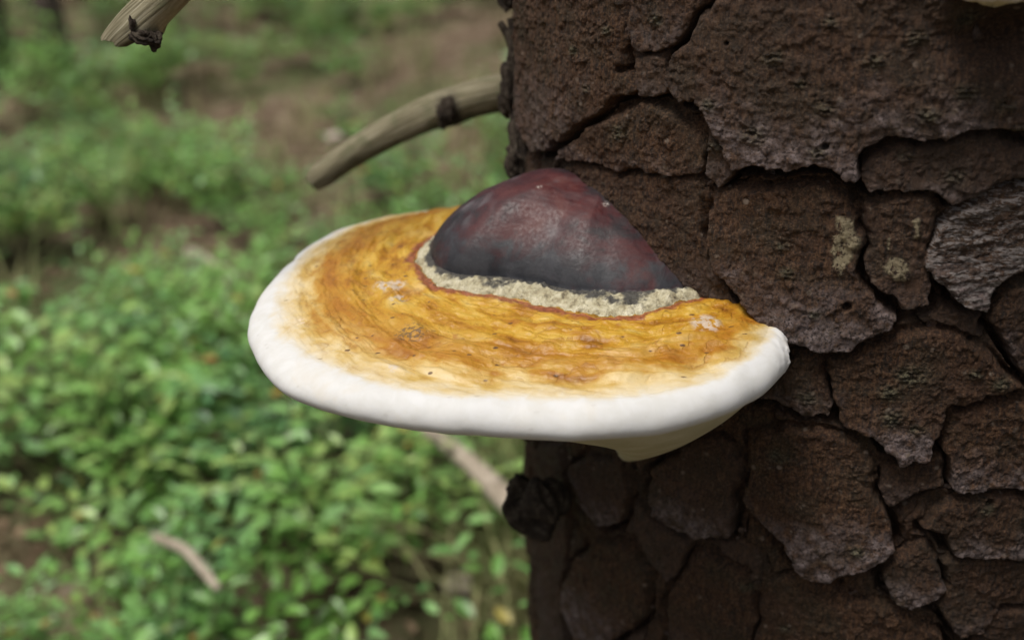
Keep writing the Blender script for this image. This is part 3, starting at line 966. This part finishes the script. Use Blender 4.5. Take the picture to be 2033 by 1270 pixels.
def build_trunk():
    # coarse stem, sunk a little where the fine bark sits on it
    ths = np.linspace(-360, 0, 361)
    zs = np.concatenate([np.arange(-0.15, 3.6, 0.0045)])
    TT, ZZ = np.meshgrid(ths, zs)
    U, Vv = uv_of(TT, ZZ * 1000)
    Uw = U.copy()
    h, _, _ = bark_field(Uw, Vv, traced=False)
    blend = sstep(-360, -350, TT)
    h0, _, _ = bark_field(Uw + 360 * KA, Vv, traced=False)
    h = h0 * (1 - blend) + h * blend
    inside = (TT > FINE_T[0] + 1.2) & (TT < FINE_T[1] - 1.2) & (ZZ > FINE_Z[0] + 0.006) & (ZZ < FINE_Z[1] - 0.006)
    h = np.where(inside, -16.0, h)
    h = h + 1000 * 0.10 * np.exp(-np.maximum(ZZ, -0.1) / 0.10) * (1 + 0.35 * np.sin(np.radians(TT) * 5))
    W = to_world(TT, ZZ, h)
    nz, nt_ = TT.shape
    i = np.arange(nz * nt_).reshape(nz, nt_)
    Fq = np.stack([i[:-1, :-1], i[:-1, 1:], i[1:, 1:], i[1:, :-1]], -1).reshape(-1, 4)
    mk = np.zeros((nz * nt_, 4), np.float32)
    trunk = link('trunk', mesh_np('trunk', W.reshape(-1, 3) - np.array([CX, CY, 0]), Fq, {'marks': ('FLOAT_COLOR', mk)}), M_BARK, tree)
    # fine bark
    ths = np.concatenate([np.arange(FINE_T[0], -181, 0.40), np.arange(-181, -84, 0.152), np.arange(-84, FINE_T[1] + .01, 0.40)])
    zs = np.arange(FINE_Z[0], FINE_Z[1], 0.00050)
    TT, ZZ = np.meshgrid(ths, zs)
    U, Vv = uv_of(TT, ZZ * 1000)
    h, lab, marks = bark_field(U, Vv)
    W = to_world(TT, ZZ, h).reshape(-1, 3) - np.array([CX, CY, 0])
    nz, nt_ = TT.shape
    i = np.arange(nz * nt_).reshape(nz, nt_)
    Fq = np.stack([i[:-1, :-1], i[:-1, 1:], i[1:, 1:], i[1:, :-1]], -1).reshape(-1, 4)
    l = lab.ravel()
    fl = l[Fq].max(1)
    mk = marks.reshape(-1, 4)
    ids, inv, cnt = np.unique(fl, return_inverse=True, return_counts=True)
    small = cnt < 700
    fl = np.where(small[inv], -1, fl)
    order = np.argsort(fl, kind='stable')
    fs = fl[order]
    ids, start = np.unique(fs, return_index=True)
    ends = np.append(start[1:], len(fs))
    np_ = 0
    for idx, a, b in zip(ids, start, ends):
        q = Fq[order[a:b]]
        vs, ren = np.unique(q, return_inverse=True)
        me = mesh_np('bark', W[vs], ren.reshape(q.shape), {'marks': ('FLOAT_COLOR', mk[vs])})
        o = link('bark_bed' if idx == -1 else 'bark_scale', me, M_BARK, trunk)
        if idx == 9:
            o['label'] = 'pale grey splintered bark scale'
        np_ += 1
    rs = np.random.default_rng(17)
    tmpl = []
    for q in range(6):
        n_ = 9
        a_ = np.sort(rs.random(n_)) * 6.283
        rr_ = rs.uniform(0.55, 1.0, n_)
        ox, oz = np.cos(a_) * rr_, np.sin(a_) * rr_ * 0.62
        top = np.stack([ox, np.full(n_, 0.16), oz], 1)
        bot = np.stack([ox * 0.9, np.full(n_, -0.16), oz * 0.9], 1)
        V_ = np.vstack([top, bot, [(0, 0.20, 0)], [(0, -0.2, 0)]])
        F_ = [(k_, (k_ + 1) % n_, (k_ + 1) % n_ + n_, k_ + n_) for k_ in range(n_)]
        F_ += [(2 * n_, (k_ + 1) % n_, k_) for k_ in range(n_)] + [(2 * n_ + 1, k_ + n_, (k_ + 1) % n_ + n_) for k_ in range(n_)]
        me = bpy.data.meshes.new('bark_sliver')
        me.from_pydata(V_.tolist(), [], F_)
        at_ = me.attributes.new('marks', 'FLOAT_COLOR', 'POINT')
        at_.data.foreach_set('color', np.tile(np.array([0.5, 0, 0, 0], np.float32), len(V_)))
        me.materials.append(M_BARK)
        tmpl.append(me)
    crev = np.argwhere((h < -5.2) & (TT > -172) & (TT < -88) & (ZZ > 0.53) & (ZZ < 0.90))
    for (iz, it) in crev[rs.choice(len(crev), 150, replace=False)]:
        w_ = W[iz * nt_ + it]
        o = bpy.data.objects.new('bark_sliver', tmpl[rs.integers(6)])
        COL.objects.link(o)
        o.parent = trunk
        t_ = math.radians(TT[iz, it])
        lift = rs.uniform(0.0005, 0.0025)
        o.location = (w_[0] + lift * math.cos(t_), w_[1] + lift * math.sin(t_), w_[2])
        sc_ = rs.uniform(0.0014, 0.0042)
        o.scale = (sc_, sc_, sc_ * rs.uniform(0.6, 1.3))
        o.rotation_euler = (rs.normal(0, 0.5), rs.normal(0, 0.7), t_ - math.pi / 2 + rs.normal(0, 0.4))
    print('bark pieces', np_, 'verts', len(W))
    return trunk


trunk = build_trunk()

# ---------------------------------------------------------------- the bracket fungus
QX, QY = 0.045, 0.448
RIM = [(-30, 78), (-44, 86), (-53.6, 96), (-58.2, 106.8), (-71.8, 120.8), (-80.2, 128.1), (-89.7, 133.2), (-98.8, 136.7), (-110.4, 140.2), (-119.6, 146.5), (-128.0, 151.7), (-135.7, 156.4), (-143.4, 160.0), (-152.1, 160.2), (-161.9, 158.1), (-171.2, 154.6), (-181.6, 149.5), (-194, 146), (-203, 139), (-211.8, 126.3), (-227.0, 106.9), (-241.5, 99.4), (-262, 95)]
WHITE = [(-30, 70), (-44, 78), (-54, 88), (-62.1, 99), (-71.4, 110.0), (-80.8, 119.0), (-93.2, 126), (-104.3, 127.5), (-111.7, 130), (-118.4, 135.7), (-127.4, 140.5), (-136.4, 143.5), (-147.3, 146.2), (-157.6, 145.7), (-167.6, 141), (-180.1, 139.5), (-189.6, 138), (-202.9, 132), (-215.4, 117), (-227, 102), (-241.5, 95), (-262, 90)]
COUT = [(-30, 60), (-50, 61), (-70.8, 62.5), (-90.5, 70.5), (-98.2, 72.4), (-107.7, 70.3), (-115.5, 66.5), (-127.9, 65.2), (-141.2, 71.7), (-150.8, 81), (-165.8, 84.0), (-178.3, 84.7), (-193.5, 82), (-225, 76), (-262, 70)]
CIN = [(-30, 57), (-50, 57), (-71.1, 56), (-89.3, 55), (-99.1, 54), (-112.2, 55), (-129.4, 53.5), (-145.6, 60.5), (-156.6, 74.4), (-165.4, 78), (-181.1, 79.5), (-193, 78), (-225, 72), (-262, 66)]


STAINS = [(-94.1, -31.8, 8.0, 1.0), (-89.8, -47.0, 5.0, 0.8), (-82.7, -76.6, 6.5, -1.1), (-87.5, -101.8, 3.0, 1.2), (26.1, -79.5, 7.0, 1.0)]


def curve(tab, phi, sm=2.0):
    t = np.array(sorted(tab))
    x = np.linspace(-275, -15, 1041)
    y = np.interp(x, t[:, 0], t[:, 1])
    k = np.exp(-0.5 * (np.arange(-60, 61) * 0.25 / sm) ** 2)
    k /= k.sum()
    y = np.convolve(np.pad(y, 60, mode='edge'), k, 'valid')
    return np.interp(phi, x, y)


def grid_parts(parts, GV, faces_by, attrs, root, off):
    """split one continuous skin into parts that share its normals"""
    nf, ns, _ = GV.shape
    du = np.gradient(GV, axis=0)
    dv = np.gradient(GV, axis=1)
    Nn = np.cross(dv, du)
    Nn /= np.linalg.norm(Nn, axis=2, keepdims=True) + 1e-12
    i = np.arange(nf * ns).reshape(nf, ns)
    out = []
    for (name, s0, s1, mat) in parts:
        q = np.stack([i[:-1, s0:s1], i[:-1, s0 + 1:s1 + 1], i[1:, s0 + 1:s1 + 1], i[1:, s0:s1]], -1).reshape(-1, 4)
        vs, ren = np.unique(q, return_inverse=True)
        f = ren.reshape(q.shape)
        at = {k: ('FLOAT', a.reshape(-1)[vs]) for k, a in attrs.items()}
        me = mesh_np(name, GV.reshape(-1, 3)[vs] - off, f, at, normals=Nn.reshape(-1, 3)[vs])
        out.append(link(name, me, mat, root))
    return out


def build_fungus():
    root = empty('bracket_fungus', (QX, QY, 0.771), 'large bracket fungus with dark red crown, amber shelf and thick white rim', 'fungus')
    nf = 620
    phi = np.linspace(-266, -26, nf)
    ar = np.radians(phi)
    rim = curve(RIM, phi)
    whi = curve(WHITE, phi)
    cou = curve(COUT, phi, 1.6)
    cin = curve(CIN, phi, 1.6)
    cin_s, cou_s = cin, cou
    cou = cou + 2.6 * fbm(phi / 7, phi * 0, 3, 3) + 0.7 * fbm(phi / 1.6, phi * 0, 2, 4)
    cin = cin + 0.5 * fbm(phi / 9, phi * 0, 2, 5)
    rim = rim - 3.2 * np.exp(-((phi + 187) / 2.2) ** 2) - 2.5 * np.exp(-((phi + 206) / 3) ** 2) + 1.1 * fbm(phi / 14, phi * 0, 3, 8)
    n1, n2, n3, n4, n5 = 150, 46, 200, 120, 110
    S = n1 + n2 + n3 + n4 + n5 + 1
    r = np.zeros((nf, S))
    z = np.zeros((nf, S))
    zone = np.zeros((nf, S))
    ring = np.zeros((nf, S))
    PH = np.repeat(phi[:, None], S, 1)
    zs = 783.0
    # crown
    t = np.linspace(0, 1, n1 + 1)
    side = np.exp(-((phi + 165) / 55) ** 2)[:, None]
    a = np.interp(phi, [-266, -220, -165, -110, -75, -40], [1.6, 1.9, 2.6, 2.3, 1.6, 1.4])[:, None]
    b = np.interp(phi, [-266, -220, -165, -110, -75, -40], [.85, .82, .66, .74, .9, .9])[:, None]
    H = 33.5
    r[:, :n1 + 1] = cin_s[:, None] * t + (cin - cin_s)[:, None] * t ** 18
    z[:, :n1 + 1] = zs + 2.2 + H * (1 - t[None] ** a) ** b
    ring[:, :n1 + 1] = t
    # crust
    t = np.linspace(0, 1, n2 + 1)[1:]
    k = slice(n1 + 1, n1 + n2 + 1)
    r[:, k] = cin[:, None] + (cou - cin)[:, None] * t
    z[:, k] = zs + 2.2 * (1 - t ** 3) + 0.5 * np.sin(t * 3.14159) - 0.6 * t
    zone[:, k] = 1
    ring[:, k] = 1 - t
    # amber shelf
    t = np.linspace(0, 1, n3 + 1)[1:]
    k = slice(n1 + n2 + 1, n1 + n2 + n3 + 1)
    r[:, k] = cou_s[:, None] + (whi - cou_s)[:, None] * t + (cou - cou_s)[:, None] * (1 - t) ** 6
    z[:, k] = zs - 0.6 + 1.2 * np.sin(t * 3.14159) - 4.6 * t ** 1.5
    zone[:, k] = 2 + t
    ring[:, k] = (r[:, k]) / 1000
    # margin
    t = np.linspace(0, 1, n4 + 1)[1:]
    k = slice(n1 + n2 + n3 + 1, n1 + n2 + n3 + n4 + 1)
    al = t * math.pi
    zt, zm, zb = zs - 5.2, 770.0, 764.2
    r[:, k] = np.where(al < math.pi / 2, whi[:, None] + (rim - whi)[:, None] * np.sin(np.minimum(al, math.pi / 2)),
                       rim[:, None] - 8.0 * (1 - np.sin(al)))
    z[:, k] = np.where(al < math.pi / 2, zm + (zt - zm) * np.cos(al), zm + (zm - zb) * np.cos(al))
    zone[:, k] = 3 + t
    ring[:, k] = r[:, k] / 1000
    # pore surface below
    t = np.linspace(0, 1, n5 + 1)[1:]
    k = slice(n1 + n2 + n3 + n4 + 1, S)
    drop = 67 * sstep(-128, -82, phi) + 24
    edge = (rim - 8)[:, None]
    r[:, k] = edge + (18 - edge) * t
    z[:, k] = zb - drop[:, None] * (1 - 18 / 130) * t ** 0.8
    zone[:, k] = 5
    # relief
    x = r * np.cos(ar)[:, None]
    y = r * np.sin(ar)[:, None]
    amber = sstep(1.9, 2.1, zone) * sstep(3.15, 2.75, zone)
    crown = sstep(1.0, 0.9, zone)
    crust = ((zone > 0.99) & (zone < 1.01)) * 1.0
    lo = fbm(x / 30, y / 30, 3, 61)
    conc = fbm(r / 5.5 + 0.6 * lo, PH / 16 + 0.4 * lo, 4, 63)
    z = z + amber * (1.7 * conc + 1.6 * fbm(r / 13 + 0.8 * lo, PH / 26, 3, 69) + 1.5 * fbm(x / 14, y / 14, 4, 64) + 0.35 * fbm(x / 2.6, y / 2.6, 3, 65))
    z = z + crown * sstep(0, 0.1, 1 - ring) * ((2.4 * fbm(x / 30, y / 30, 2, 66) + 0.25 * fbm(x / 6, y / 6, 3, 67)) * sstep(0.95, 0.45, ring) + 0.7 * fbm(ring * 7, PH / 40, 3, 68))
    z = z + crown * (2.2 * np.exp(-((x + 48) ** 2 + (y - 8) ** 2) / 26 ** 2) - 3.0 * np.exp(-((x + 4) ** 2 + (y + 16) ** 2) / 22 ** 2))
    z = z + crust * (1.5 * fbm(x / 9, y / 9, 2, 72) * np.sin(np.pi * ring) + 0.9 * fbm(x / 4, y / 4, 3, 70) + 0.8 * fbm(x / 1.5, y / 1.5, 2, 71))
    mg = sstep(3.0, 3.2, zone) * sstep(4.2, 3.9, zone)
    r = r + mg * 0.4 * fbm(PH / 7, z / 12, 3, 73)
    z = z + mg * 0.8 * fbm(PH / 9, r / 20, 2, 75)
    # the rim is crumpled where it meets the trunk at the right end
    rend = sstep(-66, -56, PH) * mg
    r = r + rend * (1.8 * fbm(PH / 1.6, z / 4, 3, 81))
    # the back of the shelf rises a little
    rise = sstep(-170, -215, PH) * sstep(60, 120, r) * 2.0
    z = z + rise
    z = z + 1.5 * fbm(PH / 35, r / 200, 2, 91) * sstep(70, 130, r)
    GV = np.stack([QX + r / 1000 * np.cos(ar)[:, None], QY + r / 1000 * np.sin(ar)[:, None], z / 1000], -1)
    tone_patch = crown * sstep(0.05, 0.55, fbm(x / 14, y / 14, 3, 95) + 0.5 * sstep(-160, -215, PH) - 0.3)  # noisy paler grey, stronger towards the back left of the crown
    for (sx, sy, sr, sa) in STAINS:
        g_ = np.exp(-((x - sx) ** 2 + (y - sy) ** 2) / sr ** 2)
        tone_patch = tone_patch + amber * sa * g_
    c0, c1, c2, c3 = n1, n1 + n2, n1 + n2 + n3, n1 + n2 + n3 + n4 - 6
    grid_parts([('crown', 0, c0, M_CROWN), ('crust_band', c0, c1, M_CRUST), ('shelf', c1, c2, M_CAP), ('white_rim', c2, c3, M_CAP), ('pore_surface', c3, S - 1, M_PORE)],
               GV, None, {'zone': zone, 'ring': ring, 'turn': np.radians(PH), 'tone_patch': tone_patch}, root, np.array([QX, QY, 0.771]))
    return root


fungus = build_fungus()


def build_small_fungus():
    """the young bracket further up the trunk: only its pale lower lip reaches into the picture"""
    px, py, pz = 0.155, 0.354, 0.906
    root = empty('bracket_fungus', (px, py, pz), 'small pale bracket fungus above the dark hollow high on the trunk', 'fungus')
    nf = 120
    phi = np.linspace(-200, 20, nf)
    ar = np.radians(phi)[:, None]
    rim = 19 + 2 * np.sin(np.radians(phi) * 2.3) + 1.5 * fbm(phi / 20, phi * 0, 3, 4)
    n1, n2, n3 = 40, 30, 20
    S = n1 + n2 + n3 + 1
    t = np.linspace(0, 1, n1 + 1)
    r = np.zeros((nf, S))
    z = np.zeros((nf, S))
    zone = np.zeros((nf, S))
    r[:, :n1 + 1] = (rim - 6)[:, None] * t
    z[:, :n1 + 1] = 8 + 14 * (1 - t ** 1.6)
    zone[:, :n1 + 1] = 2.2 + 0.7 * t
    t = np.linspace(0, 1, n2 + 1)[1:]
    r[:, n1 + 1:n1 + n2 + 1] = (rim - 6)[:, None] + 6 * np.sin(t * math.pi)
    z[:, n1 + 1:n1 + n2 + 1] = 8 * np.cos(t * math.pi)
    zone[:, n1 + 1:n1 + n2 + 1] = 3.2 + t * 0.5
    t = np.linspace(0, 1, n3 + 1)[1:]
    r[:, n1 + n2 + 1:] = (rim - 6)[:, None] * (1 - t)
    z[:, n1 + n2 + 1:] = -8 - 3 * t
    zone[:, n1 + n2 + 1:] = 5
    PH = np.repeat(phi[:, None], S, 1)
    z = z + 1.0 * fbm(PH / 14, r / 9, 3, 5)
    GV = np.stack([px + r / 1000 * np.cos(ar), py + r / 1000 * np.sin(ar), pz + z / 1000], -1)
    grid_parts([('shelf', 0, n1, M_CAP), ('white_rim', n1, n1 + n2, M_CAP), ('pore_surface', n1 + n2, S - 1, M_PORE)], GV, None,
               {'zone': zone, 'ring': r / 1000, 'turn': np.radians(PH), 'tone_patch': zone * 0}, root, np.array([px, py, pz]))


build_small_fungus()


def to_tree(o):
    o.location = (-CX, -CY, 0)
    return o


# ---------------------------------------------------------------- dead branches and bits on the trunk
b1 = [(*p, r) for p, r in (((0.0359, 0.6019, 0.8268), 0.0105), ((0.0012, 0.5889, 0.8221), 0.0098), ((-0.0275, 0.5864, 0.8165), 0.0090), ((-0.0551, 0.5842, 0.8065), 0.0083), ((-0.0832, 0.5814, 0.7930), 0.0075), ((-0.1003, 0.5788, 0.7822), 0.0068), ((-0.1061, 0.5781, 0.7781), 0.0048))]
o = to_tree(tube('dead_branch', b1, M_WOOD, tree, 160, 40, 0.06, 3, bark=[(0.445, 0.006, 4.6, 2.2), (0.30, 0.05, 4.7, 0.7)], lump=[(0.44, 4.6, 0.008, 0.0016), (0.40, 1.5, 0.03, 0.0008)]))  # dark colour on a band at the knot and a strip along the underside
tag(o, 'pale bare curved dead branch')
b2 = [(*p, r) for p, r in (((0.0063, 0.5738, 1.0096), 0.0125), ((-0.0458, 0.5059, 0.9677), 0.0115), ((-0.0890, 0.4689, 0.9337), 0.0100), ((-0.1165, 0.4527, 0.9095), 0.0085), ((-0.1323, 0.4436, 0.8941), 0.0078), ((-0.1414, 0.4401, 0.8863), 0.0074), ((-0.1475, 0.4381, 0.8817), 0.0052))]
o = to_tree(tube('dead_branch', b2, M_WOOD, tree, 160, 40, 0.10, 9, tipcut=0.006, sharp=0.9, bark=[(0.985, 0.006, 5.0, 1.2), (0.955, 0.003, 1.0, 0.5)], lump=[(0.965, 4.8, 0.005, 0.0022)]))
tag(o, 'broken splintered dead branch')


def chunk(name, centre, size, seed, mat, parent, elong=(1, 1, 1), rough=0.35, n=40):
    """ragged lump of bark"""
    th = np.linspace(0, math.pi, n)
    ph = np.linspace(0, 2 * math.pi, 2 * n, endpoint=False)
    T, Pp = np.meshgrid(th, ph, indexing='ij')
    x, y, z = np.sin(T) * np.cos(Pp), np.sin(T) * np.sin(Pp), np.cos(T)
    rr = 1 + rough * fbm(x * 1.6 + z * 0.9 + seed, y * 1.6 - z * 1.3, 4, seed) * 1.8 + rough * 0.35 * np.round(3 * fbm(x * 4 + z * 3, y * 4 - z * 2.2, 3, seed + 2)) / 3
    V = np.stack([x * rr * elong[0], y * rr * elong[1], z * rr * elong[2]], -1) * size + np.array(centre)
    i = np.arange(n * 2 * n).reshape(n, 2 * n)
    j = np.roll(i, -1, 1)
    Fq = np.stack([i[:-1], i[1:], j[1:], j[:-1]], -1).reshape(-1, 4)
    return link(name, mesh_np(name, V.reshape(-1, 3), Fq), mat, parent)


# dark flakes that stand off the silhouette
for k, (c, sz, el) in enumerate((
        ((0.0026, 0.5127, 0.8355), 0.0060, (0.9, 1.0, 1.3)),
        ((0.0053, 0.5140, 0.8457), 0.0050, (0.9, 1.0, 2.4)),
        ((0.0072, 0.5033, 0.8216), 0.0070, (0.8, 1.0, 2.0)),
        ((0.0058, 0.4982, 0.8103), 0.0065, (0.9, 1.0, 1.5)),
        ((0.0023, 0.5282, 0.8776), 0.0040, (1.0, 1.0, 1.0)))):
    to_tree(chunk('bark_flake', c, sz, 3 + k, M_DARK, tree, el, 0.42))
for k, (c, sz, el) in enumerate((((-0.1380, 0.4329, 0.8822), 0.0038, (1.5, 1, 0.7)), ((-0.1339, 0.4332, 0.8805), 0.0022, (0.9, 1, 1.5)), ((-0.1413, 0.4317, 0.8871), 0.0016, (0.7, 1, 1.5)))):
    to_tree(chunk('bark_flake', c, sz, 13 + k, M_DARK, tree, el, 0.45))
to_tree(chunk('bark_flake', (-0.0313, 0.5780, 0.8148), 0.0055, 17, M_DARK, tree, (0.75, 0.8, 1.25), 0.45))
st = chunk('branch_stub', (0.0078, 0.4407, 0.6564), 0.0125, 22, M_DARK, tree, (1.15, 1.1, 1.1), 0.30, 56)
to_tree(st)
st['label'] = 'knobbly black branch stub'
tw = [(*p, r) for p, r in (((0.0107, 0.5170, 0.8449), 0.0032), ((0.0057, 0.5188, 0.8564), 0.0026), ((0.0026, 0.5217, 0.8630), 0.0019), ((-0.0007, 0.5241, 0.8684), 0.0015))]
to_tree(tube('twig', tw, M_DARK, tree, 30, 12, 0.2, 4))
tw = [(*p, r) for p, r in (((0.0070, 0.5188, 0.8541), 0.0022), ((0.0054, 0.5222, 0.8616), 0.0017), ((0.0036, 0.5258, 0.8696), 0.0012))]
to_tree(tube('twig', tw, M_DARK, tree, 30, 12, 0.2, 6))

# ---------------------------------------------------------------- small things on the forest floor


def stick(label, pts, r0, r1, group=None, name='fallen_stick'):
    P = []
    for k, (x, y, z) in enumerate(pts):
        f = k / (len(pts) - 1)
        P.append((x, y, float(ground_z(np.array(x), np.array(y))) + z, r0 + (r1 - r0) * f))
    o = tube(name, P, M_STICK, None, 40, 12, 0.12, len(label))
    tag(o, label, 'stick', group)


stick('pale barkless stick resting on the shrubs behind the black branch stub', [(-0.114, 1.219, 0.22), (-0.060, 1.145, 0.22), (-0.012, 1.077, 0.22), (0.033, 1.020, 0.22)], 0.009, 0.017)
stick('short brown stick caught among the lowest bilberry leaves', [(-0.42, 1.06, 0.21), (-0.37, 1.01, 0.22), (-0.325, 0.965, 0.20)], 0.006, 0.005)
stick('weathered grey stick lying in the bare gap left of the white rim', [(-0.71, 2.29, 0.05), (-0.64, 2.24, 0.05), (-0.56, 2.18, 0.04)], 0.013, 0.010)
stick('slim upright brown stalk in the bare gap below the white rim', [(-0.47, 1.69, 0.0), (-0.475, 1.72, 0.12), (-0.48, 1.73, 0.22)], 0.006, 0.004)


def stone(label, x, y, s, seed):
    z = float(ground_z(np.array(x), np.array(y)))
    o = chunk('stone', (x, y, z + s * 0.5), s, seed, M_STONE, None, (1.1, 0.9, 0.7), 0.22, 20)
    tag(o, label, 'stone')


stone('small pinkish lump on the ground beside the trunk edge', -0.08, 1.18, 0.019, 4)  # pinkish spot of unclear kind, built with the stone shape
stone('small whitish stone on the bare brown slope', -0.63, 3.97, 0.028, 8)


def far_trunk(label, x, y, rad, seed):
    z = float(ground_z(np.array(x), np.array(y)))
    root = empty('spruce_tree', (x, y, z), label, 'tree', 'far spruce trunks')
    pts = [(0, 0, -0.2, rad * 1.5), (0, 0, 0.15, rad * 1.12), (0.01, 0, 1.0, rad), (0.03, 0.02, 3.0, rad * 0.9), (0.05, 0.02, 6.0, rad * 0.7)]
    tube('trunk', pts, M_FAR, root, 90, 24, 0.10, seed)


far_trunk('slimmer dark spruce trunk standing far behind the bilberry shrubs', -2.06, 5.16, 0.06, 2)
far_trunk('thicker dark spruce trunk standing far behind the bilberry shrubs', -2.42, 5.30, 0.09, 5)
